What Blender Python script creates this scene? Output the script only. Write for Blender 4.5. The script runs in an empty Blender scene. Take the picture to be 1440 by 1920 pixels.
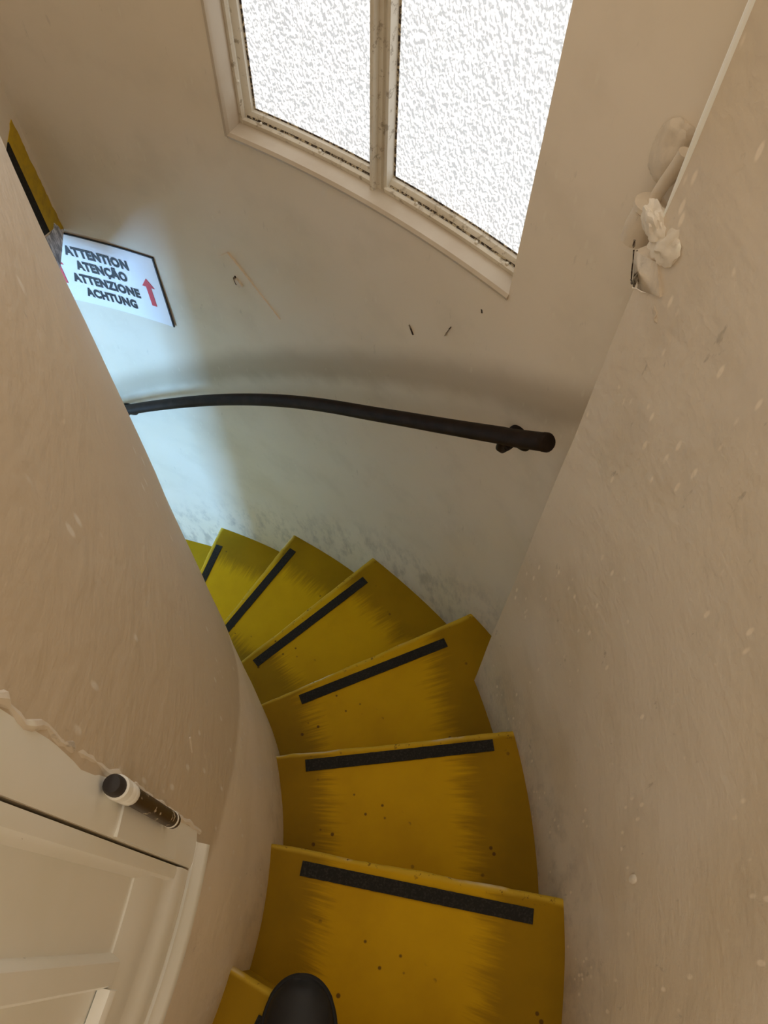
import bpy, bmesh, math, random
from mathutils import Vector, Matrix, noise

random.seed(7)
R_ = math.radians
ZO = 3.6                     # eye height above the lowest floor; heights below are given from the eye

# ------------------------------------------------------------------ camera, light, exposure
scene = bpy.context.scene
col = scene.collection
cam_data = bpy.data.cameras.new('camera')
cam_data.sensor_fit = 'HORIZONTAL'
cam_data.sensor_width = 36.0
cam_data.lens = 36.0 * 1442.0 / 1440.0
cam_data.clip_start = 0.01
cam = bpy.data.objects.new('camera', cam_data)
col.objects.link(cam)
_down = Vector((-30 / 1442.0, -798 / 1442.0, -1.0)).normalized()      # straight down, in lens axes
_up = -_down
_fw = Vector((0, 0, -1.0)); _fh = (_fw - _up * _fw.dot(_up)).normalized()
_rt = _fh.cross(_up)
_M = Matrix((_rt, _fh, _up))
cam.matrix_world = Matrix.Translation((0, 0, ZO)) @ _M.to_4x4()
scene.camera = cam

world = bpy.data.worlds.new('world'); scene.world = world
world.use_nodes = True
bg = world.node_tree.nodes['Background']
bg.inputs['Color'].default_value = (1.0, 0.865, 0.70, 1)
bg.inputs['Strength'].default_value = 1.3

scene.view_settings.view_transform = 'Standard'
scene.view_settings.look = 'None'
scene.view_settings.exposure = 0.0
scene.view_settings.gamma = 1.0
scene.view_settings.use_curve_mapping = False
scene.cycles.max_bounces = 7
scene.cycles.diffuse_bounces = 5
scene.cycles.glossy_bounces = 2

WINDOW_LIGHT = 1.14           # frosted window in view
LOW_WINDOW_LIGHT = 132.0      # slit window round the bend of the stair

# ------------------------------------------------------------------ the plan of the stair
C = (-0.931, 0.107); RC = 0.753          # inner core
RS = 1.268                               # near wall, same centre as the core
O = (-1.218, -0.509); RO = 1.937         # outer wall with the window
RF = 1.313                               # wall round the bend, same centre as the core
H1 = 1.488; RISE = 0.216
def Zs(s): return ZO - H1 - RISE * (s - 1)

# ------------------------------------------------------------------ helpers
ROOT = {}
def tag(o, label=None, cat=None, group=None, kind=None):
    if label: o['label'] = label
    if cat: o['category'] = cat
    if group: o['group'] = group
    if kind: o['kind'] = kind
    return o
def empty(name, loc):
    o = bpy.data.objects.new(name, None); col.objects.link(o)
    o.location = loc; o.empty_display_size = 0.05
    ROOT[o.name] = Vector(loc)
    return o
def finish(me, mat, smooth=35):
    if mat: me.materials.append(mat)
    bm = bmesh.new(); bm.from_mesh(me)
    bmesh.ops.remove_doubles(bm, verts=bm.verts, dist=1e-6)
    bmesh.ops.recalc_face_normals(bm, faces=bm.faces)
    if smooth:
        for f in bm.faces: f.smooth = True
        for e in bm.edges:
            if len(e.link_faces) == 2 and e.calc_face_angle(0) > R_(smooth): e.smooth = False
    bm.to_mesh(me); bm.free()
def build(name, vf, mat, parent=None, smooth=35, kind=None, recalc=True):
    verts, faces = vf
    base = Vector((0, 0, 0))
    p = parent
    if p is not None:
        base = ROOT.get(p.name, base)
    me = bpy.data.meshes.new(name)
    me.from_pydata([tuple(Vector(v) - base) for v in verts], [], faces)
    finish(me, mat, smooth)
    o = bpy.data.objects.new(name, me); col.objects.link(o)
    if parent is not None:
        o.parent = parent
    ROOT[o.name] = base
    if kind: o['kind'] = kind
    return o
def merge(*parts):
    V, Fc = [], []
    for v, f in parts:
        n = len(V); V += list(v); Fc += [tuple(i + n for i in q) for q in f]
    return V, Fc
def pol(c, r, a, z):
    t = R_(a); return (c[0] + r * math.cos(t), c[1] + r * math.sin(t), z)
def frange(a, b, n): return [a + (b - a) * i / n for i in range(n + 1)]

def curved_box(c, r0, r1, a0, a1, z0, z1, na=8, nz=1):
    """slab that follows a round wall: radii r0..r1, angles a0..a1 (degrees), heights z0..z1"""
    V, Fc = [], []
    A = frange(a0, a1, na); Zz = frange(z0, z1, nz)
    for r in (r0, r1):
        for z in Zz:
            for a in A: V.append(pol(c, r, a, z))
    w = na + 1; L = w * (nz + 1)
    for j in range(nz):
        for i in range(na):
            q = j * w + i
            Fc.append((q, q + 1, q + w + 1, q + w)); Fc.append((L + q, L + q + w, L + q + w + 1, L + q + 1))
    for i in range(na):
        Fc.append((i, L + i, L + i + 1, i + 1)); t = nz * w + i
        Fc.append((t, t + 1, L + t + 1, L + t))
    for j in range(nz):
        q = j * w
        Fc.append((q, q + w, L + q + w, L + q)); q = j * w + na
        Fc.append((q, L + q, L + q + w, q + w))
    return V, Fc
def curved_profile(c, a0, a1, prof, na=12):
    """sweep a closed (r, z) profile along a round wall"""
    V, Fc = [], []; n = len(prof)
    for a in frange(a0, a1, na):
        for r, z in prof: V.append(pol(c, r, a, z))
    for i in range(na):
        for j in range(n):
            k = (j + 1) % n
            Fc.append((i * n + j, i * n + k, (i + 1) * n + k, (i + 1) * n + j))
    Fc.append(tuple(range(n))); Fc.append(tuple(na * n + j for j in reversed(range(n))))
    return V, Fc
def upright_profile(c, prof, z0, z1, nz=1, jit=0.0):
    """raise a closed (r, angle) profile"""
    V, Fc = [], []; n = len(prof)
    for i, z in enumerate(frange(z0, z1, nz)):
        for r, a in prof:
            V.append(pol(c, r + random.uniform(-jit, jit), a, z))
    for i in range(nz):
        for j in range(n):
            k = (j + 1) % n
            Fc.append((i * n + j, i * n + k, (i + 1) * n + k, (i + 1) * n + j))
    Fc.append(tuple(range(n))); Fc.append(tuple(nz * n + j for j in reversed(range(n))))
    return V, Fc
def spread(lo, hi, marks, step):
    m = sorted(set([lo, hi] + [x for x in marks if lo < x < hi])); out = [m[0]]
    for a, b in zip(m, m[1:]):
        n = max(1, int(round((b - a) / step)))
        out += [a + (b - a) * i / n for i in range(1, n + 1)]
    return out
def round_wall(c, r, depth, a0, a1, z0, z1, openings=(), da=1.2, dz=0.06, wob=0.0016):
    """a round plastered wall with slightly uneven face and rectangular openings (a0,a1,z0,z1)"""
    A = spread(a0, a1, [x for o in openings for x in o[:2]], da)
    Zz = spread(z0, z1, [x for o in openings for x in o[2:]], dz)
    V, Fc = [], []; na, nz = len(A), len(Zz)
    def hole(am, zm): return any(o[0] < am < o[1] and o[2] < zm < o[3] for o in openings)
    for s in (0, 1):
        for z in Zz:
            for a in A:
                rr = r + depth * s
                if s == 0:
                    on = any(o[0] - 1e-6 <= a <= o[1] + 1e-6 and o[2] - 1e-6 <= z <= o[3] + 1e-6 for o in openings)
                    p = Vector(pol(c, r, a, z))
                    d = noise.noise(p * 4.0) * wob * 1.6 + noise.noise(p * 11.0 + Vector((3, 1, 7))) * wob * 0.7
                    rr += d * (0.3 if on else 1.0)
                V.append(pol(c, rr, a, z))
    L = na * nz
    solid = [[not hole((A[i] + A[i + 1]) / 2, (Zz[j] + Zz[j + 1]) / 2) for i in range(na - 1)] for j in range(nz - 1)]
    def S(j, i): return 0 <= j < nz - 1 and 0 <= i < na - 1 and solid[j][i]
    for j in range(nz - 1):
        for i in range(na - 1):
            if not solid[j][i]: continue
            q = j * na + i
            Fc.append((q, q + 1, q + na + 1, q + na)); Fc.append((L + q, L + q + na, L + q + na + 1, L + q + 1))
            if not S(j - 1, i): Fc.append((q, L + q, L + q + 1, q + 1))
            if not S(j + 1, i): Fc.append((q + na, q + na + 1, L + q + na + 1, L + q + na))
            if not S(j, i - 1): Fc.append((q, q + na, L + q + na, L + q))
            if not S(j, i + 1): Fc.append((q + 1, L + q + 1, L + q + na + 1, q + na + 1))
    return V, Fc
def tube(path, r, n=14, cap=True):
    V, Fc = [], []; P = [Vector(p) for p in path]; m = len(P)
    rad = r if isinstance(r, (list, tuple)) else [r] * m
    side = None
    for i, p in enumerate(P):
        t = (P[min(i + 1, m - 1)] - P[max(i - 1, 0)]).normalized()
        if side is None:
            side = t.orthogonal().normalized()
        side = (side - t * side.dot(t)).normalized(); up = t.cross(side)
        for k in range(n):
            w = 2 * math.pi * k / n
            V.append(p + (side * math.cos(w) + up * math.sin(w)) * rad[i])
    for i in range(m - 1):
        for k in range(n):
            q = (k + 1) % n
            Fc.append((i * n + k, i * n + q, (i + 1) * n + q, (i + 1) * n + k))
    if cap:
        Fc.append(tuple(reversed(range(n)))); Fc.append(tuple((m - 1) * n + k for k in range(n)))
    return V, Fc
def box8(p):     # four plan corners (x,y) + z0,z1
    pts, z0, z1 = p
    V = [(x, y, z0) for x, y in pts] + [(x, y, z1) for x, y in pts]
    return V, [(3, 2, 1, 0), (4, 5, 6, 7), (0, 1, 5, 4), (1, 2, 6, 5), (2, 3, 7, 6), (3, 0, 4, 7)]
def blob(center, size, rot=(0, 0, 0), rough=0.2, sub=3, seed=0):
    bm = bmesh.new(); bmesh.ops.create_icosphere(bm, subdivisions=sub, radius=1)
    from mathutils import Euler
    E = Euler(rot).to_matrix()
    V = []
    for v in bm.verts:
        d = 1 + rough * noise.noise(v.co * 1.7 + Vector((seed, seed * 2, 1))) + rough * .5 * noise.noise(v.co * 4.3 + Vector((seed, 3, 1)))
        q = Vector((v.co.x * size[0], v.co.y * size[1], v.co.z * size[2])) * d
        V.append(tuple(E @ q + Vector(center)))
    Fc = [tuple(v.index for v in f.verts) for f in bm.faces]
    bm.free(); return V, Fc

# ------------------------------------------------------------------ materials
class NT:
    def __init__(s, name):
        s.m = bpy.data.materials.new(name); s.m.use_nodes = True
        s.t = s.m.node_tree; s.b = s.t.nodes['Principled BSDF']
        s.co = s.t.nodes.new('ShaderNodeTexCoord')
    def n(s, typ, **kw):
        x = s.t.nodes.new(typ)
        for k, v in kw.items(): setattr(x, k, v)
        return x
    def l(s, a, b): s.t.links.new(a, b)
    def mapping(s, scale, src='Object', rot=(0, 0, 0)):
        m = s.n('ShaderNodeMapping'); m.inputs['Scale'].default_value = scale; m.inputs['Rotation'].default_value = rot
        s.l(s.co.outputs[src], m.inputs[0]); return m.outputs[0]
    def noise(s, scale, detail=4, vec=None, rough=.55, dist=0):
        x = s.n('ShaderNodeTexNoise'); x.inputs['Scale'].default_value = scale; x.inputs['Detail'].default_value = detail
        x.inputs['Roughness'].default_value = rough; x.inputs['Distortion'].default_value = dist
        s.l(vec if vec is not None else s.co.outputs['Object'], x.inputs['Vector']); return x.outputs['Fac']
    def voro(s, scale, vec=None, feature='F1', rand=1):
        x = s.n('ShaderNodeTexVoronoi'); x.feature = feature; x.inputs['Scale'].default_value = scale
        x.inputs['Randomness'].default_value = rand
        s.l(vec if vec is not None else s.co.outputs['Object'], x.inputs['Vector']); return x
    def ramp(s, fac, lo, hi, a=0.0, b=1.0):
        x = s.n('ShaderNodeMapRange'); x.interpolation_type = 'SMOOTHSTEP'
        x.inputs[1].default_value = lo; x.inputs[2].default_value = hi; x.inputs[3].default_value = a; x.inputs[4].default_value = b
        s.l(fac, x.inputs[0]); return x.outputs[0]
    def math(s, op, a, b=None):
        x = s.n('ShaderNodeMath', operation=op)
        for i, v in enumerate((a, b)):
            if v is None: continue
            if isinstance(v, (int, float)): x.inputs[i].default_value = v
            else: s.l(v, x.inputs[i])
        return x.outputs[0]
    def mix(s, fac, a, b):
        x = s.n('ShaderNodeMix', data_type='RGBA')
        for sock, v in ((x.inputs[0], fac), (x.inputs[6], a), (x.inputs[7], b)):
            if isinstance(v, (int, float)): sock.default_value = v
            elif isinstance(v, tuple): sock.default_value = (*v, 1)
            else: s.l(v, sock)
        return x.outputs[2]
    def bump(s, height, strength=.3, dist=.002, prev=None):
        x = s.n('ShaderNodeBump'); x.inputs['Strength'].default_value = strength; x.inputs['Distance'].default_value = dist
        s.l(height, x.inputs['Height'])
        if prev is not None: s.l(prev, x.inputs['Normal'])
        return x.outputs[0]
    def done(s, color, rough=.6, normal=None, spec=.4, metal=0):
        if isinstance(color, tuple): s.b.inputs['Base Color'].default_value = (*color, 1)
        else: s.l(color, s.b.inputs['Base Color'])
        if isinstance(rough, (int, float)): s.b.inputs['Roughness'].default_value = rough
        else: s.l(rough, s.b.inputs['Roughness'])
        s.b.inputs['Specular IOR Level'].default_value = spec
        s.b.inputs['Metallic'].default_value = metal
        if normal is not None: s.l(normal, s.b.inputs['Normal'])
        return s.m

def helix(t, c, z0, slope):
    """height above a line that climbs round the centre c (slope per degree)"""
    sp = t.n('ShaderNodeSeparateXYZ'); t.l(t.co.outputs['Object'], sp.inputs[0])
    a = t.math('ARCTAN2', t.math('SUBTRACT', sp.outputs[1], c[1]), t.math('SUBTRACT', sp.outputs[0], c[0]))
    line = t.math('ADD', t.math('MULTIPLY', a, slope * 57.2958), z0)
    return t.math('SUBTRACT', sp.outputs[2], line)
def band(t, h, a, b, c, d):
    return t.math('MULTIPLY', t.ramp(h, a, b), t.ramp(h, d, c))
STAIR_SLOPE = -RISE / 15.2
def plaster(name, base, tan, fleck=0.5, scuff=0.5, rough=.5, lumps=.5, grime_shade=None, feet=0.0):
    t = NT(name)
    n9 = t.noise(9, 4)
    c = t.mix(t.ramp(t.noise(2.3, 2), .38, .66), base, tan)
    c = t.mix(t.math('MULTIPLY', t.ramp(n9, .45, .75), .35), c, tuple(x * .82 for x in tan))
    if grime_shade:            # brown band: hand grime on the core, grime and painted shade above the handrail
        hc, z0, sl, lim, hcol, amt = grime_shade
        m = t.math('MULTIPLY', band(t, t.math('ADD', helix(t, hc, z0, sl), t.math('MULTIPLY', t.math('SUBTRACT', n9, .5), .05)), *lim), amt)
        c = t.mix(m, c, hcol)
    n2 = t.noise(1.0, 4, t.mapping((60, 60, 17), rot=(.1, .2, .1)), .7)
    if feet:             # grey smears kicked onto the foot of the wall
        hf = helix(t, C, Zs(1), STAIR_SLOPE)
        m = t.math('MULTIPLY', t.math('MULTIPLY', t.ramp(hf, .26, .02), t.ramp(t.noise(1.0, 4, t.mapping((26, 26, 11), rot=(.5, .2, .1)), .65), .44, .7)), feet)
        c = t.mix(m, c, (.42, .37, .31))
    # pale chips in the paint
    ch = None
    if fleck:
        v = t.voro(1.0, t.mapping((62, 62, 19), rot=(.25, .1, 0)))
        ch = t.math('MULTIPLY', t.math('MULTIPLY', t.ramp(v.outputs['Distance'], .21, .10), t.ramp(n9, .50, .56)), fleck)
        c = t.mix(ch, c, tuple(min(1, x * 1.3) for x in base))
    # dark rubbed scuffs
    sc = t.math('MULTIPLY', t.math('MULTIPLY', t.ramp(n2, .64, .72), t.ramp(n9, .42, .5)), scuff)
    c = t.mix(sc, c, tuple(x * .42 for x in tan))
    hgt = t.math('ADD', t.noise(13, 3), t.math('MULTIPLY', t.noise(85, 3), .30))
    return t.done(c, rough, t.bump(hgt, lumps * .5, .006), .3)

WALL = (.86, .77, .645); TAN = (.73, .63, .50)
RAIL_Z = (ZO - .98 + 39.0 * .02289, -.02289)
M_wall_back = plaster('plaster_paint_smooth', WALL, (.82, .725, .58), .12, .2, .42, .3, (O, *RAIL_Z, (-.03, .03, .05, .13), (.40, .32, .22), .6), .6)  # band above the handrail has rail shade painted into the wall colour
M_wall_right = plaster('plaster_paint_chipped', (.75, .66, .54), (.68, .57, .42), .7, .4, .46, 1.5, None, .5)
M_wall_core = plaster('plaster_paint_worn', (.93, .85, .75), (.88, .79, .66),   .45, .3, .4, 1.2, (C, ZO - .955, -.0118, (-.02, .012, .45, 1.9), (.62, .52, .39), .80), .3)
M_plaster_raw = plaster('plaster_lump', (.84, .78, .68), TAN, .6, .5, .6, 1.0)

t = NT('cream_gloss_paint')
cc = t.mix(t.ramp(t.noise(12, 4), .45, .7), (.74, .69, .58), (.64, .57, .45))
dirt = t.math('MULTIPLY', t.ramp(t.noise(60, 4, rough=.7), .56, .68), .7)
M_cream = t.done(t.mix(dirt, cc, (.28, .22, .14)), .35, t.bump(t.noise(60, 4), .2, .001), .5)

t = NT('sill_paint')
cc = t.mix(t.ramp(t.noise(10, 4), .4, .7), (.60, .52, .41), (.54, .45, .34))
M_sill = t.done(cc, .4, t.bump(t.noise(40, 3), .3, .0015), .4)

t = NT('door_paint')
cc = t.mix(t.ramp(t.noise(7, 4), .4, .7), (.95, .96, .92), (.91, .92, .85))
chip = t.ramp(t.noise(1, 6, t.mapping((120, 120, 45)), .72), .71, .735)
M_door = t.done(t.mix(chip, cc, (.08, .05, .03)), .36, t.bump(t.noise(35, 4), .25, .0012), .5)

t = NT('dark_joint')
M_joint = t.done(t.mix(t.ramp(t.noise(90, 3), .5, .6), (.05, .03, .02), (.3, .26, .2)), .8)
t = NT('putty_line')
M_putty = t.done(t.mix(t.ramp(t.noise(130, 4, rough=.7), .47, .56), (.05, .035, .025), (.55, .47, .33)), .8)

t = NT('rail_black_paint')
M_rail = t.done(t.mix(t.ramp(t.noise(30, 3), .4, .7), (.018, .011, .007), (.028, .018, .012)), .55, None, .10)
t = NT('hinge_iron')
pt = t.ramp(t.noise(70, 5, rough=.65), .6, .64)
M_hinge = t.done(t.mix(pt, (.035, .018, .008), (.7, .63, .5)), .45, t.bump(pt, .4, .001), .5)
t = NT('hinge_cap_black')
M_cap = t.done(t.mix(t.noise(60), (.02, .017, .018), (.035, .03, .03)), .5)
t = NT('grip_tape')
M_tape = t.done(t.mix(t.ramp(t.noise(260, 3), .45, .75), (.020, .019, .016), (.045, .042, .036)), .8, t.bump(t.noise(900, 2), .5, .0006), .25)
t = NT('white_paper')
M_paper = t.done(t.mix(t.noise(20), (.95, .93, .96), (.96, .95, .98)), .45, None, .4)
t = NT('print_black')
M_ink = t.done(t.mix(t.noise(40), (.012, .013, .016), (.02, .02, .024)), .5)
t = NT('print_red')
M_red = t.done(t.mix(t.noise(40), (.72, .07, .09), (.68, .06, .08)), .5)
t = NT('lintel_yellow_paint')
M_yel = t.done(t.mix(t.ramp(t.noise(40, 5), .4, .75), (.60, .40, .015), (.42, .28, .02)), .5, t.bump(t.noise(60, 5), .3, .002))
t = NT('lintel_rubbed')
M_rub = t.done(t.mix(t.ramp(t.noise(1, 6, t.mapping((120, 120, 30), rot=(.3, .2, 0)), .7), .42, .62), (.28, .29, .33), (.86, .86, .90)), .6, t.bump(t.noise(80, 5), .4, .002))  # worn streaks, with bluish daylight painted into the pale tone

def tread_mat():
    t = NT('stair_yellow_paint')
    uv = t.n('ShaderNodeUVMap'); uv.uv_map = 'tread'
    sep = t.n('ShaderNodeSeparateXYZ'); t.l(uv.outputs[0], sep.inputs[0])
    v, u = sep.outputs[0], sep.outputs[1]
    # streaky limits of the clean-walked middle
    mp = t.n('ShaderNodeMapping'); mp.inputs['Scale'].default_value = (4, 30, 1)
    t.l(uv.outputs[0], mp.inputs[0])
    oi = t.n('ShaderNodeObjectInfo')
    ad = t.n('ShaderNodeVectorMath', operation='ADD'); t.l(mp.outputs[0], ad.inputs[0])
    cx = t.n('ShaderNodeCombineXYZ'); t.l(t.math('MULTIPLY', oi.outputs['Random'], 37.0), cx.inputs[0]); t.l(cx.outputs[0], ad.inputs[1])
    streak = t.noise(1.0, 5, ad.outputs[0], .65)
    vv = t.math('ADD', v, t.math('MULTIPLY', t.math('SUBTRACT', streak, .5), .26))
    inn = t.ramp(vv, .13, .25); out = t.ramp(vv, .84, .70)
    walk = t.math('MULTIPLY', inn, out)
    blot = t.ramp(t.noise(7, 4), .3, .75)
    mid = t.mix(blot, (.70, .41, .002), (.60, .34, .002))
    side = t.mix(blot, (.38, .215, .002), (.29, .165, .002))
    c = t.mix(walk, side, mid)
    # lighter worn nosing
    edge = t.ramp(t.math('ADD', u, t.math('MULTIPLY', t.math('SUBTRACT', t.noise(22, 4), .5), .03)), .955, .985)
    c = t.mix(t.math('MULTIPLY', edge, .75), c, (.66, .44, .04))
    pale = t.math('MULTIPLY', t.ramp(u, .975, 1.0), t.ramp(t.noise(6, 4), .52, .6))
    c = t.mix(t.math('MULTIPLY', pale, .8), c, (.72, .6, .36))
    # chips down to dark wood
    chip = t.math('MULTIPLY', t.ramp(t.voro(34).outputs['Distance'], .16, .10), t.ramp(t.noise(9, 2), .55, .6))
    echip = t.math('MULTIPLY', t.ramp(u, .93, .985), t.ramp(t.noise(75, 5, rough=.7), .6, .66))
    ch = t.math('MAXIMUM', chip, echip)
    c = t.mix(t.math('MULTIPLY', ch, .85), c, (.10, .045, .008))
    return t.done(c, .55, t.bump(t.noise(20, 4), .3, .003), .12)
M_tread = tread_mat()
t = NT('riser_yellow_paint')
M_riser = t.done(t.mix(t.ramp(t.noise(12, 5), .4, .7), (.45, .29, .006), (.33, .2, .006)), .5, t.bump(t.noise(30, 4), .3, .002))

def glass_mat(name, strength, tint):
    """hammered glass: the glints of its relief are painted into the glow"""
    t = NT(name)
    vec = t.mapping((1, 1, .72), rot=(.2, .3, .5))
    ad = t.n('ShaderNodeVectorMath', operation='ADD'); t.l(vec, ad.inputs[0])
    ad.inputs[1].default_value = (.0017, -.0013, .0017)
    h1 = t.noise(205, 1.5, vec, .5, .5); h2 = t.noise(205, 1.5, ad.outputs[0], .5, .5)
    f = t.ramp(t.math('SUBTRACT', h1, h2), -.12, .10)
    c = t.mix(f, (.42, .45, .48), tuple(tint))  # relief glints painted into the emission colour
    t.l(c, t.b.inputs['Emission Color']); t.b.inputs['Emission Strength'].default_value = strength
    return t.done((.5, .52, .53), .25, None, .5)
M_glass = glass_mat('hammered_glass', WINDOW_LIGHT, (1, 1, 1))
t = NT('slit_window_daylight')
e = t.mix(t.noise(30, 2), (.28, .60, 1.08), (.29, .62, 1.08))
t.l(e, t.b.inputs['Emission Color']); t.b.inputs['Emission Strength'].default_value = LOW_WINDOW_LIGHT
M_slit = t.done((.5, .5, .5), .4)
t = NT('shoe_leather')
M_shoe = t.done(t.mix(t.noise(50, 4), (.010, .010, .011), (.018, .018, .019)), .5, t.bump(t.noise(160, 4), .25, .0008), .4)
t = NT('shoe_sole')
M_sole = t.done(t.mix(t.noise(50, 4), (.012, .012, .012), (.02, .02, .02)), .8)
t = NT('lower_floor_stone')
M_floor = t.done(t.mix(t.noise(8, 4), (.30, .26, .2), (.36, .31, .25)), .7)

# ------------------------------------------------------------------ the setting: walls, floor, ceiling
TOP = ZO + 0.55
W_A0, W_A1, W_Z0, W_Z1 = 44.12, 61.36, ZO - 0.840, ZO + 0.38      # window opening in the outer wall
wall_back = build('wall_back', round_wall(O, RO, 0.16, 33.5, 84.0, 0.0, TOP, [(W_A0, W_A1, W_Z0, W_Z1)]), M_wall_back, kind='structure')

# near right-hand wall, ending in a sharp upright corner
def right_wall():
    V, Fc = round_wall(C, RS, 0.16, -58.0, 22.0, 0.0, TOP, da=1.3)
    return V, Fc
wall_right = build('wall_right', right_wall(), M_wall_right, kind='structure')

D_A0, D_A1, D_Z0, D_Z1 = -22.0, -4.05, ZO - 0.838, ZO + 0.40         # cupboard door in the core
wall_left = build('wall_left', round_wall(C, RC, -0.05, -170.0, 190.0, 0.0, TOP, [(D_A0, D_A1, D_Z0, D_Z1)], da=1.5), M_wall_core, kind='structure')

L2 = (176.0, 184.0, ZO - 2.35, ZO - 1.45)
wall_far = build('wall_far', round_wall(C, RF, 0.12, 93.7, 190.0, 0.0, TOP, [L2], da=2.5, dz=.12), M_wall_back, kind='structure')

floor = build('floor', curved_box(C, 0.5, 1.5, -180, 180, -0.1, 0.0, 72), M_floor, kind='structure')
landing = build('floor', curved_box(C, RC, RS + .9, -168, -41.5, Zs(-1) - 0.12, Zs(-1), 40), M_riser, kind='structure')
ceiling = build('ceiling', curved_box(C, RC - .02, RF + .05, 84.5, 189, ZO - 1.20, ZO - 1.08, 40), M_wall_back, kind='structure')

# cross wall with a low edge above the bend
Lp = Vector((-0.742, 1.369)); Dv = Vector((-0.148, -0.989)).normalized(); Nv = Vector((Dv.y, -Dv.x))   # Nv points away, down the stair
if Nv.x > 0: Nv = -Nv
def lp(tt, z, off=0.0):
    q = Lp + Dv * tt + Nv * off; return (q.x, q.y, ZO + z)
edge = [(-0.03, -1.19), (0.0, -1.216), (0.048, -1.251), (0.10, -1.291), (0.12, -1.302), (0.15, -1.295), (0.22, -1.27), (0.56, -1.26)]
V = []; Fc = []
for off in (0, .10):
    for tt, z in edge: V.append(lp(tt, z, off))
    for tt, z in edge: V.append(lp(tt, 0.55, off))
n = len(edge)
for i in range(n - 1):
    Fc.append((i, i + 1, n + i + 1, n + i)); Fc.append((2 * n + i, 3 * n + i, 3 * n + i + 1, 2 * n + i + 1))
    Fc.append((i, 2 * n + i, 2 * n + i + 1, i + 1)); Fc.append((n + i, n + i + 1, 3 * n + i + 1, 3 * n + i))
Fc.append((0, n, 3 * n, 2 * n)); Fc.append((n - 1, 2 * n + n - 1, 3 * n + n - 1, 2 * n - 1))
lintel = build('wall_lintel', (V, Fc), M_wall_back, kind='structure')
def lintel_patch(name, poly, mat, thick=.0015, jit=0.0):
    pts = []
    for i in range(len(poly)):
        (a, b), (c, d) = poly[i], poly[(i + 1) % len(poly)]
        m = max(1, int(math.hypot(c - a, d - b) / .008)) if jit else 1
        for k in range(m):
            f = k / m; j = jit if jit and k else 0
            pts.append((a + (c - a) * f + random.uniform(-j, j), b + (d - b) * f + random.uniform(-j, j)))
    n = len(pts)
    V = [lp(x, z, 0.001) for x, z in pts] + [lp(x, z, -thick) for x, z in pts]
    Fc = [tuple(range(n)), tuple(n + i for i in reversed(range(n)))] + [(i, (i + 1) % n, n + (i + 1) % n, n + i) for i in range(n)]
    return build(name, (V, Fc), mat, lintel, smooth=0)
lintel_patch('yellow_band', [(.018, -.940), (.013, -1.043), (.007, -1.155), (.002, -1.214), (.014, -1.206), (.024, -1.175), (.036, -1.185), (.056, -1.178), (.056, -.962)], M_yel, .0014, .0015)
lintel_patch('black_tape', [(.055, -.962), (.053, -1.178), (.092, -1.165), (.092, -.985)], M_tape, .0026)
lintel_patch('rubbed_patch', [(.003, -1.214), (.020, -1.18), (.05, -1.185), (.10, -1.172), (.12, -1.20), (.12, -1.304), (.10, -1.290), (.048, -1.250)], M_rub, .0012, .001)

# bead along the corner of the right-hand wall, and its broken plaster face
corner = Vector(pol(C, RS, 22.0, 0)[:2])
def cpt(z, dx=0, dy=0): return (corner.x + dx, corner.y + dy, z)
trim = build('trim_1', tube([cpt(ZO - .50 + (TOP - ZO + .5) * i / 10, .001, .001) for i in range(11)], [.0018] + [.0038] * 10, 10), M_door, kind='structure')

# ------------------------------------------------------------------ frosted window in the outer wall
win = empty('window_1', pol(O, RO, 52.7, W_Z0)); win['kind'] = 'structure'
rb = RO + 0.034                                     # back of the reveal
def W(name, vf, mat, par=win, **k): return build(name, vf, mat, par, **k)
W('window_sill', curved_profile(O, W_A0 - .02, W_A1 + .02, [(RO - .004, W_Z0 - .006), (RO - .005, W_Z0 - .001), (RO - .001, W_Z0 + .004), (rb, W_Z0 + .005), (rb + .03, W_Z0 + .005), (rb + .03, W_Z0 - .006)], 26), M_sill)
W('window_jamb', upright_profile(O, [(RO - .004, W_A1 + .16), (RO - .005, W_A1 - .02), (RO, W_A1 - .12), (rb + .03, W_A1 - .12), (rb + .03, W_A1 + .16)], W_Z0 - .004, W_Z1, 12, .0003), M_sill)
W('window_jamb', upright_profile(O, [(RO + .003, W_A0), (RO + .003, W_A0 + .06), (rb + .03, W_A0 + .06), (rb + .03, W_A0)], W_Z0, W_Z1, 12), M_cream)
GA1 = W_A1 - .12; GA0 = W_A0 + .06; MU = 52.72; GZ = W_Z0 + .005
def bead_h(a0, a1, z):      # stepped glazing bead lying along the sill
    return curved_profile(O, a0, a1, [(rb - .004, z), (rb - .005, z + .008), (rb - .001, z + .0105), (rb + .004, z + .0085), (rb + .005, z + .014), (rb + .009, z + .019), (rb + .016, z + .020), (rb + .016, z)], 14)
def bead_v(a, s, z0, z1):   # upright bead, s = -1 runs towards smaller angles
    d = lambda m: a + s * m / (RO + .04) * 57.3
    return upright_profile(O, [(rb - .004, d(0)), (rb - .005, d(.006)), (rb - .001, d(.009)), (rb + .004, d(.0075)), (rb + .005, d(.013)), (rb + .009, d(.018)), (rb + .016, d(.019)), (rb + .016, d(0))], z0, z1, 10)
W('glazing_bead', bead_h(MU + .28, GA1, GZ), M_cream)
W('glazing_bead', bead_h(GA0, MU - .28, GZ), M_cream)
W('glazing_bead', bead_v(GA1, -1, GZ, W_Z1), M_cream)
W('glazing_bead', bead_v(GA0, 1, GZ, W_Z1), M_cream)
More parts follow.
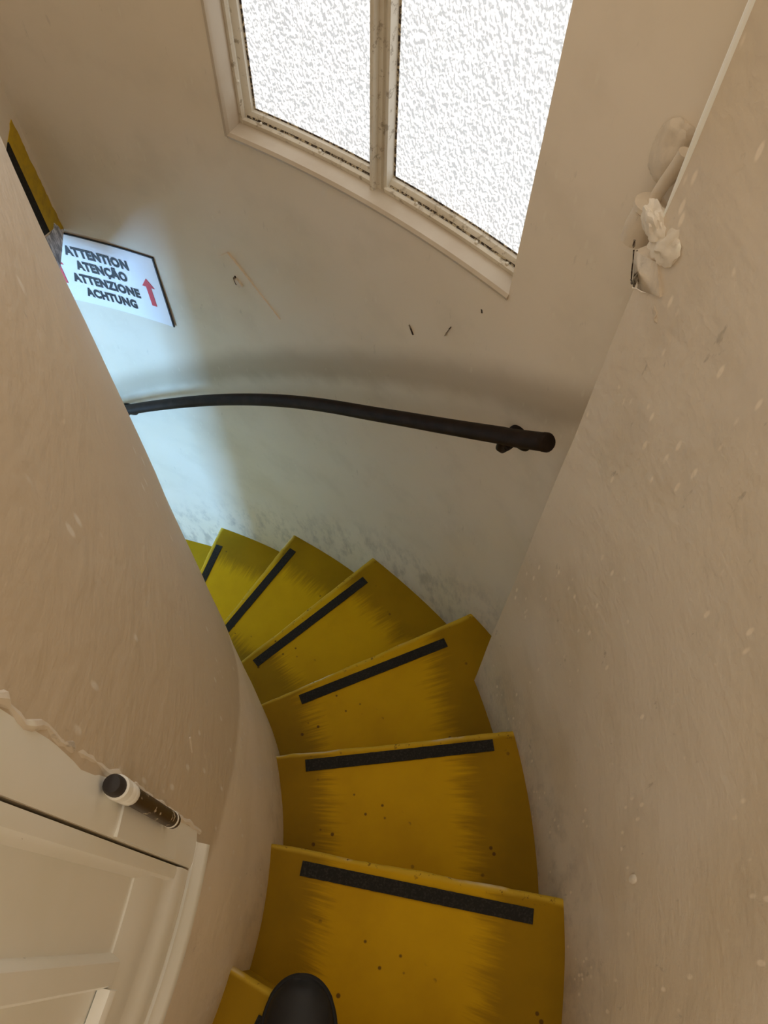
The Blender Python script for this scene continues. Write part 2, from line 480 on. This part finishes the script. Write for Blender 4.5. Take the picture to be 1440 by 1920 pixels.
mull = W('mullion', merge(
    upright_profile(O, [(rb - .012, MU + .42), (rb - .013, MU + .26), (rb - .012, MU + .22), (rb - .002, MU + .20), (rb - .002, MU - .02), (rb + .002, MU - .06), (rb + .003, MU - .20), (rb - .002, MU - .22), (rb - .002, MU - .36), (rb + .016, MU - .38), (rb + .016, MU + .42)], GZ - .002, W_Z1, 8)), M_cream)
rg = rb + .016
for a0, a1 in ((MU + .30, GA1 - .3), (GA0 + .3, MU - .30)):
    p = W('glass_pane', curved_box(O, rg, rg + .004, a0, a1, GZ + .012, W_Z1, 20, 1), M_glass)
W('putty', curved_box(O, rg - .0012, rg, GA1 - .64, GA1 - .53, GZ + .015, W_Z1, 1, 40), M_putty)
W('putty', curved_box(O, rg - .0012, rg, MU - .47, MU - .37, GZ + .015, W_Z1, 1, 40), M_putty)
W('putty', curved_box(O, rg - .0012, rg, MU + .3, GA1 - .53, GZ + .0185, GZ + .0225, 24), M_putty)
W('putty', curved_box(O, rg - .0012, rg, GA0 + .3, MU - .42, GZ + .0185, GZ + .0225, 24), M_putty)
for a0, a1 in ((MU + .45, GA1 - .3), (GA0 + .3, MU - .45)):
    W('bead_groove', curved_profile(O, a0, a1, [(rb + .0036, GZ + .0084), (rb + .0046, GZ + .0125), (rb + .006, GZ + .0125), (rb + .006, GZ + .0084)], 14), M_putty)
for a, z in ((60.0, .011), (56.4, .011), (50.6, .011), (47.0, .011), (45.2, .011), (MU + .09, .058), (MU + .09, .36), (61.0, .075), (61.0, .36)):
    zz = GZ + z
    V, Fc = blob(pol(O, rb - (.004 if z != .011 else .001), a, zz), (.0032, .0032, .0028), rough=.1, sub=2)
    W('screw', (V, Fc), M_cream)

# slit window round the bend: the daylight on the outer wall comes from here
slit = empty('window_2', pol(C, RF, 180, L2[2])); slit['kind'] = 'structure'
build('window_frame', merge(curved_box(C, RF - .01, RF + .06, 175.2, 184.8, L2[2] - .03, L2[2], 6), curved_box(C, RF - .01, RF + .06, 175.2, 184.8, L2[3], L2[3] + .03, 6),
      curved_box(C, RF - .01, RF + .06, 175.2, 176.0, L2[2], L2[3], 2), curved_box(C, RF - .01, RF + .06, 184.0, 184.8, L2[2], L2[3], 2)), M_cream, slit)
build('glass_pane', curved_box(C, RF + .01, RF + .016, 176.0, 184.0, L2[2], L2[3], 4), M_slit, slit)

# ------------------------------------------------------------------ cupboard door in the core
door = empty('door_1', pol(C, RC, -4, D_Z0)); door['kind'] = 'structure'
def D(name, vf, mat=None, par=None, **k): return build(name, vf, mat or M_door, par or door, **k)
PZ = ZO - .682
rr = RC + .0015
D('door_backing', curved_box(C, RC - .030, RC - .018, D_A0, D_A1 - .0, D_Z0, D_Z1, 16), M_joint)
D('door_stile', upright_profile(C, [(rr - .02, -4.22), (rr, -4.22), (rr + .0005, -4.5), (rr, -5.0), (rr - .004, -5.22), (rr - .008, -5.5), (rr - .02, -5.5)], D_Z0 + .006, D_Z1, 20, .0002))
D('door_stile', upright_profile(C, [(rr - .02, -9.55), (rr - .009, -9.55), (rr - .003, -9.78), (rr - .0015, -9.9), (rr - .0015, -11.1), (rr - .004, -11.25), (rr - .009, -11.45), (rr - .02, -11.45)], PZ - .004, D_Z1, 20, .0002))
D('door_panel', curved_box(C, RC - .018, RC - .0085, -9.7, -5.4, PZ - .01, D_Z1, 8, 4))
D('door_panel', curved_box(C, RC - .018, RC - .0085, -20.0, -11.3, PZ - .01, D_Z1, 10, 4))
D('door_rail', curved_profile(C, -20, -4.22, [(rr - .02, D_Z0 + .006), (rr, D_Z0 + .006), (rr + .0015, D_Z0 + .020), (rr + .003, D_Z0 + .045), (rr, D_Z0 + .058), (rr - .005, D_Z0 + .074), (rr - .0035, D_Z0 + .084), (rr - .003, PZ - .03), (rr - .0085, PZ - .002), (rr - .02, PZ - .002)], 22))
D('door_rail', curved_profile(C, -20, -11.3, [(rr - .012, PZ - .006), (rr + .002, PZ - .010), (rr + .0025, PZ - .004), (rr, PZ + .002), (rr - .009, PZ + .004)], 12))
D('door_frame', upright_profile(C, [(RC - .02, -4.03), (RC + .0018, -4.03), (RC + .003, -3.5), (RC + .0028, -2.4), (RC + .001, -1.4), (RC - .004, -1.3), (RC - .02, -2)], D_Z0 - .004, D_Z1, 30, .0003))
D('sill_bead', curved_profile(C, -22, -2.15, [(RC - .01, D_Z0 - .040), (RC + .003, D_Z0 - .040), (RC + .009, D_Z0 - .036), (RC + .0115, D_Z0 - .028), (RC + .009, D_Z0 - .018), (RC + .004, D_Z0 - .010), (RC + .003, D_Z0 - .002), (RC - .01, D_Z0 - .002)], 26))
rg_pts = []; rg_r = []
for i in range(60):
    z_ = -.30 - .56 * i / 59
    rg_pts.append(pol(C, RC - .001, -1.15 - .5 * (i / 59 - .5) ** 2 + .35 * noise.noise(Vector((i * .35, 2, 5))), ZO + z_)); rg_r.append(.0032 + .0022 * noise.noise(Vector((i * .8, 7, 1))))
D('plaster_ridge', tube(rg_pts, rg_r, 8), M_plaster_raw)
def hp(z, off=0): return pol(C, RC + .010 + off, -1.95, ZO + z + .038)
hinge = D('hinge', tube([hp(-.738), hp(-.736), hp(-.600)], [.0055, .0066, .0066], 20), M_hinge)
D('hinge_knuckle', tube([hp(-.601), hp(-.5995), hp(-.593), hp(-.5915)], [.0066, .0076, .0076, .0068], 20), M_door, hinge)
D('hinge_knuckle', tube([hp(-.5915), hp(-.590), hp(-.583), hp(-.5815)], [.0068, .0080, .0080, .0072], 20), M_door, hinge)
D('hinge_knuckle', tube([hp(-.5815), hp(-.580), hp(-.570), hp(-.5685)], [.0072, .0083, .0083, .0072], 20), M_door, hinge)
D('hinge_knuckle', tube([hp(-.729), hp(-.728), hp(-.7255), hp(-.7245)], [.0066, .0070, .0070, .0066], 20), M_door, hinge)
D('hinge_cap', tube([hp(-.569), hp(-.562), hp(-.558), hp(-.5565)], [.0070, .0070, .0055, .002], 20), M_cap, hinge)
D('hinge_leaf', curved_box(C, RC + .002, RC + .0046, -3.95, -1.9, ZO - .755, ZO - .575, 4), M_door, hinge)
D('joint_line', curved_box(C, RC + .001, RC + .0032, -2.62, -2.52, ZO - .735, ZO - .61, 1, 12), M_joint)

# ------------------------------------------------------------------ stair
NOSE = {   # inner and outer end of each step edge, plan
    -1: None,
    0: ((-.185, -.046), (.281, -.262)), 1: ((-.177, .141), (.332, .071)), 2: ((-.210, .336), (.293, .406)),
    3: ((-.288, .502), (.250, .770)), 4: ((-.392, .678), (-.039, 1.013)), 5: ((-.571, .770), (-.311, 1.197)),
    6: ((-.751, .847), (-.612, 1.327))}
def rot(p, deg):
    a = R_(deg); x, y = p[0] - C[0], p[1] - C[1]
    return (C[0] + x * math.cos(a) - y * math.sin(a), C[1] + x * math.sin(a) + y * math.cos(a))
NOSE[-1] = tuple(rot(p, -15.2) for p in NOSE[0])
NOSE[7] = tuple(rot(p, 15.2) for p in NOSE[6]); NOSE[8] = tuple(rot(p, 15.2) for p in NOSE[7])
OUT_EXT = {3: .05}
def ends(s):
    a, b = Vector(NOSE[s][0]), Vector(NOSE[s][1]); d = (b - a).normalized()
    return a - d * .03, b + d * .05, (b - a).length
STRIP = {  # front edge of the grip strip: inner end, outer end
    0: ((-.147, -.098), (.217, -.266)), 1: ((-.120, .115), (.284, .053)), 2: ((-.149, .329), (.255, .387)),
    3: ((-.197, .527), (.169, .692)), 4: ((-.359, .682), (-.057, .955)), 5: ((-.533, .807), (-.314, 1.148)),
    6: ((-.730, .868), (-.617, 1.257))}
STRIP[7] = tuple(rot(p, 15.2) for p in STRIP[6]); STRIP[8] = tuple(rot(p, 15.2) for p in STRIP[7])
STEP_LABEL = {
    0: 'topmost yellow stair step with the black shoe standing on it',
    1: 'wide yellow stair step just below the shoe, black strip slanting down to the right',
    2: 'second yellow stair step below the shoe, its black strip nearly level',
    3: 'yellow stair step whose outer end runs into the corner of the right wall',
    4: 'yellow stair step under the handrail, fourth below the shoe',
    5: 'fifth yellow stair step below the shoe, strip cut off by the core wall',
    6: 'sixth yellow stair step, only a short end of its black strip showing',
    7: 'lowest visible yellow step, a small corner beside the core wall',
    8: 'yellow step hidden behind the core wall at the bend'}
UROWS = [0.0, .12, .3, .5, .7, .84, .92, .96, .985, 1.0]
for s in range(0, 9):
    z = Zs(s)
    a0, b0, ln = ends(s); a1, b1, _ = ends(s - 1)          # nose line, and line of the riser behind
    # the tread goes a little under the riser behind it
    nx = ((a0 + b0) / 2 - (a1 + b1) / 2).normalized()
    a1 = a1 - nx * .012; b1 = b1 - nx * .012
    root = empty('stair_step', ((a0.x + b0.x) / 2, (a0.y + b0.y) / 2, Zs(s + 1)))
    tag(root, STEP_LABEL[s], 'step', 'yellow painted stair steps')
    NVV = 36; V = []; Fc = []; UV = []
    total = (b0 - a0).length
    rows = [(u, 0.0, 0.0) for u in UROWS[:-1]] + [(1.0, -.0012, -.0020), (1.0, -.0045, .0), (1.0, -.012, .0012), (1.0, -.028, .0), (1.0, -.034, -.003)]
    ph = s * 5.3
    for ri, (u, dz, dn) in enumerate(rows):
        for k in range(NVV + 1):
            v = k / NVV
            p = (a1.lerp(b1, v)).lerp(a0.lerp(b0, v), u)
            w = 0
            if u > .97:
                w = .0022 * noise.noise(Vector((v * 9, ph, u))) + .0012 * noise.noise(Vector((v * 31, ph, 4)))
            # the tread edges wear down most in the middle of the walk
            wear = -.0025 * math.exp(-((v - .5) / .25) ** 2) * (u ** 6)
            p = p + nx * (w + dn)
            V.append((p.x, p.y, z + dz + wear + .0012 * noise.noise(Vector((p.x * 9, p.y * 9, ph)))))
            UV.append(((v * total - .03) / ln, u))
    nr = len(rows); w_ = NVV + 1
    for r in range(nr - 1):
        for k in range(NVV): Fc.append((r * w_ + k, r * w_ + k + 1, (r + 1) * w_ + k + 1, (r + 1) * w_ + k))
    # underside and ends
    bi = len(V)
    for k in range(NVV + 1):
        p = a1.lerp(b1, k / NVV); V.append((p.x, p.y, z - .034)); UV.append((k / NVV, 0))
    last = (nr - 1) * w_
    for k in range(NVV):
        Fc.append((last + k, last + k + 1, bi + k + 1, bi + k)); Fc.append((bi + k, bi + k + 1, k + 1, k))
    Fc.append(tuple([r * w_ for r in range(nr)] + [bi])); Fc.append(tuple([bi + NVV] + [r * w_ + NVV for r in reversed(range(nr))]))
    me = bpy.data.meshes.new('tread'); base = ROOT[root.name]
    me.from_pydata([tuple(Vector(v) - base) for v in V], [], Fc)
    uvl = me.uv_layers.new(name='tread')
    for lp_ in me.loops: uvl.data[lp_.index].uv = UV[lp_.vertex_index]
    me.materials.append(M_tread)
    bm = bmesh.new(); bm.from_mesh(me); bmesh.ops.recalc_face_normals(bm, faces=bm.faces)
    for f in bm.faces: f.smooth = True
    for e_ in bm.edges:
        if len(e_.link_faces) == 2 and e_.calc_face_angle(0) > R_(50): e_.smooth = False
    bm.to_mesh(me); bm.free()
    o = bpy.data.objects.new('tread', me); col.objects.link(o); o.parent = root; ROOT[o.name] = base
    # riser below the nose
    ra, rb_ = a0 - nx * .010, b0 - nx * .010
    build('riser', box8(([(ra.x, ra.y), (rb_.x, rb_.y), (rb_.x - nx.x * .03, rb_.y - nx.y * .03), (ra.x - nx.x * .03, ra.y - nx.y * .03)], Zs(s + 1) + .001, z - .033)), M_riser, root, smooth=0)
    # grip strip
    p, q = Vector(STRIP[s][0]), Vector(STRIP[s][1]); d = (q - p).normalized(); nn = Vector((d.y, -d.x)) * .0245
    if nn.dot(nx) > 0: nn = -nn
    V = []; Fc = []; NS = 40
    for k in range(NS + 1):
        c0 = p.lerp(q, k / NS)
        j0 = .0006 * noise.noise(Vector((k * .9, s, 0))); j1 = .0006 * noise.noise(Vector((k * .9, s, 9)))
        for (cc0, hz) in ((c0 - nn.normalized() * j0, 0), (c0 - nn.normalized() * j0, 1), (c0 + nn + nn.normalized() * j1, 1), (c0 + nn + nn.normalized() * j1, 0)):
            V.append((cc0.x, cc0.y, z + (.0022 if hz else -.004)))
    for k in range(NS):
        for j in range(4): Fc.append((k * 4 + j, k * 4 + (j + 1) % 4, (k + 1) * 4 + (j + 1) % 4, (k + 1) * 4 + j))
    Fc.append((0, 1, 2, 3)); Fc.append((NS * 4 + 3, NS * 4 + 2, NS * 4 + 1, NS * 4))
    g = build('grip_strip', (V, Fc), M_tape, root, smooth=0); g['label'] = 'black anti-slip strip'

# ------------------------------------------------------------------ handrail
rail_pts = [(88.0, -2.070), (80.5, -1.918), (76.19, -1.831), (70.19, -1.708), (63.3, -1.561), (57.5, -1.438), (50.85, -1.300), (45.4, -1.166), (40.73, -1.034), (39.03, -.980)]
def interp(x, tab):
    tab = sorted(tab)
    for (x0, y0), (x1, y1) in zip(tab, tab[1:]):
        if x0 <= x <= x1:
            f = (x - x0) / (x1 - x0); return y0 + (y1 - y0) * f
    return tab[0][1] if x < tab[0][0] else tab[-1][1]
def rail_z(a): return sum(interp(a + k * .9, rail_pts) for k in (-2, -1, 0, 1, 2)) / 5 if 41 < a < 78 else interp(a, rail_pts)
hr = empty('handrail', pol(O, RO - .055, 60, ZO - 1.5))
tag(hr, 'black round handrail curving along the outer wall below the window', 'handrail')
rr0 = .0150
path = [pol(O, RO - .055, a, ZO + rail_z(a)) for a in frange(84.5, 39.05, 76)]
build('rail', tube(path, rr0, 20), M_rail, hr)
e0, e1 = Vector(path[-2]), Vector(path[-1]); ed = (e1 - e0).normalized()
build('end_cap', tube([e1 - ed * .002, e1 + ed * .006, e1 + ed * .010, e1 + ed * .012], [rr0 + .0006, rr0 + .0006, rr0 - .002, rr0 * .5], 20), M_rail, hr)
for a in (41.45, 76.9):
    zc = ZO + rail_z(a) - .056
    nrm = (Vector(pol(O, 1, a, 0)) - Vector((O[0], O[1], 0))).normalized()
    pw = Vector(pol(O, RO, a, zc)); pr = Vector(pol(O, RO - .055, a, ZO + rail_z(a)))
    br = build('bracket', tube([pw - nrm * .002, pw - nrm * .03, pw - nrm * .046 + Vector((0, 0, .006)), pw - nrm * .055 + Vector((0, 0, .020)), pr - Vector((0, 0, .012))], [.0065, .0065, .0068, .0068, .006], 12), M_rail, hr)
    build('rosette', tube([pw + nrm * .002, pw - nrm * .004, pw - nrm * .007, pw - nrm * .009], [.026, .026, .022, .010], 24), M_rail, br)
    tdir = Vector((-nrm.y, nrm.x, 0))
    build('saddle', merge(tube([pr - tdir * .020 - Vector((0, 0, .0150)), pr + tdir * .020 - Vector((0, 0, .0150))], .0045, 10)), M_rail, br)

# ------------------------------------------------------------------ warning sign on the outer wall
sg_a1, sg_a0, sg_z1, sg_z0 = 69.32, 78.35, ZO - 1.228, ZO - 1.446
sign = empty('warning_sign', pol(O, RO - .002, 73.8, sg_z0))
tag(sign, 'white paper warning sign in four languages with red arrows on the outer wall', 'sign')
build('sign_board', curved_box(O, RO - .0045, RO - .0025, sg_a1, sg_a0, sg_z0, sg_z1, 16), M_paper, sign)
build('sign_border', merge(curved_box(O, RO - .0050, RO - .0020, sg_a1 - .06, sg_a0, sg_z1, sg_z1 + .0028, 16), curved_box(O, RO - .0050, RO - .0020, sg_a1 - .10, sg_a1, sg_z0, sg_z1 + .0028, 2)), M_ink, sign)
def on_sign(x, y, t): # x to the right of the text's left end (m), y height, t proud
    return x
def sign_text(body, a_left, a_right, zbase, cap):
    cu = bpy.data.curves.new('lettering', 'FONT'); cu.body = body; cu.size = 1.0; cu.offset = .062; cu.space_character = 1.12; cu.resolution_u = 3; cu.extrude = 0.0
    ob = bpy.data.objects.new('lettering_tmp', cu); col.objects.link(ob)
    bpy.context.view_layer.update()
    dg = bpy.context.evaluated_depsgraph_get()
    me0 = ob.evaluated_get(dg).to_mesh()
    vs = [v.co.copy() for v in me0.vertices]; fs = [tuple(p.vertices) for p in me0.polygons]
    ob.evaluated_get(dg).to_mesh_clear()
    bpy.data.objects.remove(ob); bpy.data.curves.remove(cu)
    x0 = min(v.x for v in vs); x1 = max(v.x for v in vs)
    # the mesh outline in the order (x, y); capital height of the built-in face is about 0.73 of its size
    width = (a_left - a_right)
    V = []
    for v in vs:
        a = a_left - (v.x - x0) / (x1 - x0) * width
        V.append(pol(O, RO - .0052, a, zbase + v.y / .73 * cap))
    n0 = len(V)
    return build('lettering', (V, fs), M_ink, sign, smooth=0)
sign_text('ATTENTION', 76.42, 71.55, ZO - 1.289, .0270)
sign_text('ATENÇÃO', 75.95, 71.98, ZO - 1.330, .0270)
sign_text('ATTENZIONE', 76.65, 71.35, ZO - 1.374, .0270)
sign_text('ACHTUNG', 76.05, 71.95, ZO - 1.417, .0270)
def arrow(ac):
    k = 57.2958 / RO
    pts = [(-.0065, -1.388), (.0065, -1.388), (.0065, -1.327), (.0165, -1.327), (0, -1.300), (-.0165, -1.327), (-.0065, -1.327)]
    V = [pol(O, RO - .0046, ac - x * k, ZO + z) for x, z in pts] + [pol(O, RO - .0054, ac - x * k, ZO + z) for x, z in pts]
    n = len(pts)
    build('arrow', (V, [tuple(range(n)), tuple(n + i for i in reversed(range(n)))] + [(i, (i + 1) % n, n + (i + 1) % n, n + i) for i in range(n)]), M_red, sign, smooth=0)
arrow(70.38); arrow(77.45)

# ------------------------------------------------------------------ old painted-over pintle beside the corner
pin = empty('pintle_bracket', (.275, .68, ZO - .66))
tag(pin, 'old painted-over iron hinge pin and socket cemented beside the right wall corner', 'hinge')
def P(name, vf, mat=M_wall_right, par=pin, **k): return build(name, vf, mat, par, **k)
ax = Vector((.2705, .682, 0))
def pp(z, dx=0, dy=0): return (ax.x + dx, ax.y + dy, ZO + z)
P('mounting_lobe', blob((.281, .712, ZO - .506), (.014, .022, .036), (0, 0, .85), .18, 4, 3))
P('pin', tube([(.279, .676, ZO - .478), (.2775, .678, ZO - .492), (.2725, .682, ZO - .520), (.268, .686, ZO - .556)], [.0070, .0068, .0066, .0066], 16))
P('collar', tube([pp(-.5515, -.003, .002), pp(-.5495, -.003, .002), pp(-.5435, -.003, .002), pp(-.542, -.003, .002)], [.0150, .0170, .0168, .013], 22))
P('socket', tube([pp(-.596, -.004, .004), pp(-.593, -.004, .004), pp(-.575, -.004, .004), pp(-.5515, -.003, .002)], [.0125, .0165, .0165, .0150], 22))
def hexa(a, b, c, d, off):      # quad a b c d given thickness by the offset vector
    o = Vector(off); q = [Vector(v) + Vector((0, 0, ZO)) for v in (a, b, c, d)]
    return [tuple(v) for v in q] + [tuple(v + o) for v in q], [(0, 1, 2, 3), (7, 6, 5, 4), (0, 4, 5, 1), (1, 5, 6, 2), (2, 6, 7, 3), (3, 7, 4, 0)]
ft, fb, nb, nt = (.251, .636, -.565), (.257, .628, -.598), (.2560, .545, -.540), (.2485, .565, -.516)
mt, mb = (.2420, .586, -.527), (.2435, .584, -.566)
sp = P('strap_plate', merge(hexa(ft, fb, mb, mt, (.018, .008, .003)), hexa(mt, mb, nb, nt, (.018, .008, .003))), M_wall_right, smooth=20)
P('bolt', blob((.2565, .617, ZO - .588), (.0035, .004, .0035), rough=.15, sub=2), M_plaster_raw, sp)
def line(a, b, w=.0013):
    a = Vector(a) + Vector((-.0006, 0, ZO)); b = Vector(b) + Vector((-.0006, 0, ZO))
    return tube([a, a.lerp(b, .3) + Vector((0, .0006, .0008)), a.lerp(b, .7) - Vector((0, .0008, .0002)), b], [w, w * .6, w * 1.1, w * .5], 6)
P('crack', line(ft, fb, .0011), M_joint, sp)
P('crack', line(fb, (.2480, .600, -.577), .0012), M_joint, sp)
P('crack', line((.2435, .584, -.567), (.2500, .564, -.553), .0007), M_wall_core, sp)
P('crack', line((.2500, .626, -.556), (.2515, .616, -.562), .0010), M_joint, sp)
P('crack', line((.2495, .641, -.556), (.2500, .638, -.563), .0014), M_joint, sp)
P('plaster_lump', blob((.2455, .592, ZO - .497), (.010, .022, .020), (.5, -.3, .25), .38, 4, 5), M_plaster_raw)
P('plaster_lump', blob((.2520, .569, ZO - .497), (.007, .018, .024), (.5, .1, .25), .4, 4, 9), M_plaster_raw)
P('plaster_lump', blob((.2590, .563, ZO - .532), (.006, .016, .020), (.2, .1, .3), .7, 4, 14), M_wall_right)
P('plaster_lump', blob((.2620, .549, ZO - .560), (.0045, .014, .012), (.2, .1, .3), .7, 4, 21), M_wall_right)

# ------------------------------------------------------------------ marks stuck on the walls
def strip_on_wall(name, c, r, side, p0, p1, width, mat, par, thick=.0012, jit=.0):
    """thin raised strip on a round wall between (angle, z) points"""
    k = 57.2958 / r
    a0, z0 = p0; a1, z1 = p1
    dx = (a1 - a0) / k; dz = z1 - z0; ln = math.hypot(dx, dz); nx_, nz_ = -dz / ln * width / 2, dx / ln * width / 2
    V = []; Fc = []; n = 10
    for i in range(n + 1):
        f = i / n
        for sgn in (-1, 1):
            j = random.uniform(-jit, jit)
            for t_ in (0.001, -thick):
                V.append(pol(c, r + side * t_, a0 + (a1 - a0) * f + sgn * (nx_ + j) * k, ZO + z0 + dz * f + sgn * (nz_ + j)))
    for i in range(n):
        b = i * 4; d = b + 4
        Fc += [(b, b + 1, d + 1, d), (b + 1, b + 3, d + 3, d + 1), (b + 3, b + 2, d + 2, d + 3), (b + 2, b, d, d + 2)]
    Fc += [(0, 2, 3, 1), (n * 4, n * 4 + 1, n * 4 + 3, n * 4 + 2)]
    return build(name, (V, Fc), mat, par)
strip_on_wall('painted_over_tape', O, RO, 1, (63.35, -1.135), (59.95, -1.265), .030, M_wall_back, wall_back, .0035)
strip_on_wall('paint_chip', O, RO, 1, (62.72, -1.190), (62.38, -1.205), .012, M_plaster_raw, wall_back, .0075, .001)
strip_on_wall('scratch', O, RO, 1, (62.82, -1.186), (62.70, -1.204), .0018, M_joint, wall_back, .0078, .0004)
strip_on_wall('scratch', O, RO, 1, (47.05, -.985), (47.35, -1.015), .0016, M_joint, wall_back, .002, .0004)
strip_on_wall('scratch', O, RO, 1, (49.75, -1.050), (49.45, -1.068), .0018, M_joint, wall_back, .002, .0004)
strip_on_wall('scratch', O, RO, 1, (45.38, -.900), (45.33, -.907), .003, M_joint, wall_back, .002, .0006)
build('plaster_drip', blob(pol(C, RS - .001, -1.4, ZO - 1.080), (.004, .006, .014), (0, 0, 0), .15, 3, 2), M_plaster_raw, wall_right)
strip_on_wall('paint_chip', C, RC, -1, (4.3, -.760), (3.5, -.775), .0035, M_plaster_raw, wall_left, .0012, .001)

# ------------------------------------------------------------------ the photographer's shoe on the top step
shoe = empty('shoe', (-.093, -.19, Zs(0)))
tag(shoe, 'black leather shoe pointing down the stair on the topmost step', 'shoe')
def shoe_outline(t):   # half-width along the length, t = 0 heel, 1 toe
    if t > .74: return .0510 * math.sqrt(max(0.0, 1 - ((t - .74) / .26) ** 2.2))
    if t < .12: return .0345 * math.sqrt(max(0.0, 1 - ((.12 - t) / .12) ** 2))
    f = (t - .12) / .62; f = f * f * (3 - 2 * f)
    return .0345 + (.0510 - .0345) * f
SL = .275; TX, TY = -.0890, -.048
def shoe_layer(z, grow, lean=0.0, shift=0.0):
    L_, R__ = [], []
    for i in range(65):
        t_ = .5 - .5 * math.cos(math.pi * i / 64)
        hw = max(0.0, shoe_outline(t_) + grow * (1 if 0 < t_ < 1 else 0))
        y = TY - SL + SL * t_ + (grow if t_ > .9 else (-grow if t_ < .1 else 0))
        L_.append((TX - hw, y + shift, z)); R__.append((TX + hw, y + shift, z))
    return L_ + R__[::-1][1:-1]
def loft(layers, closed_top=True):
    n = len(layers[0]); V = [v for L in layers for v in L]; Fc = []
    for i in range(len(layers) - 1):
        for k in range(n):
            q = (k + 1) % n; Fc.append((i * n + k, i * n + q, (i + 1) * n + q, (i + 1) * n + k))
    Fc.append(tuple(reversed(range(n))))
    if closed_top: Fc.append(tuple((len(layers) - 1) * n + k for k in range(n)))
    return V, Fc
z0 = Zs(0)
build('sole', loft([shoe_layer(z0 + .001, -.004), shoe_layer(z0 + .004, 0), shoe_layer(z0 + .020, .002), shoe_layer(z0 + .024, 0)]), M_sole, shoe)
# upper: cross sections along the length
V = []; Fc = []; NL, NC = 64, 28
for i in range(NL + 1):
    t_ = .5 - .5 * math.cos(math.pi * i / NL)
    hw = max(.0006, shoe_outline(t_) - .002)
    top = interp(t_, [(0, .075), (.08, .098), (.25, .100), (.42, .096), (.55, .080), (.70, .062), (.82, .052), (.92, .046), (.97, .037), (1, .024)])
    for k in range(NC + 1):
        w = math.pi * k / NC
        x = -math.cos(w); zz = math.sin(w) ** .62
        V.append((TX + x * hw * (1 - .12 * zz), TY - SL + SL * t_ - (.006 if t_ > .95 else 0) * zz, z0 + .022 + (top - .022) * zz))
w_ = NC + 1
for i in range(NL):
    for k in range(NC): Fc.append((i * w_ + k, i * w_ + k + 1, (i + 1) * w_ + k + 1, (i + 1) * w_ + k))
Fc.append(tuple(range(w_))); Fc.append(tuple(NL * w_ + k for k in reversed(range(w_))))
build('upper', (V, Fc), M_shoe, shoe, smooth=60)
for k in range(5):
    y = TY - .125 - k * .020; zt = z0 + .0815 + k * .0052
    build('lace', tube([(TX - .020, y - .004, zt - .010), (TX - .012, y, zt), (TX, y + .001, zt + .0035), (TX + .012, y, zt), (TX + .020, y - .004, zt - .010)], .0026, 8), M_sole, shoe)
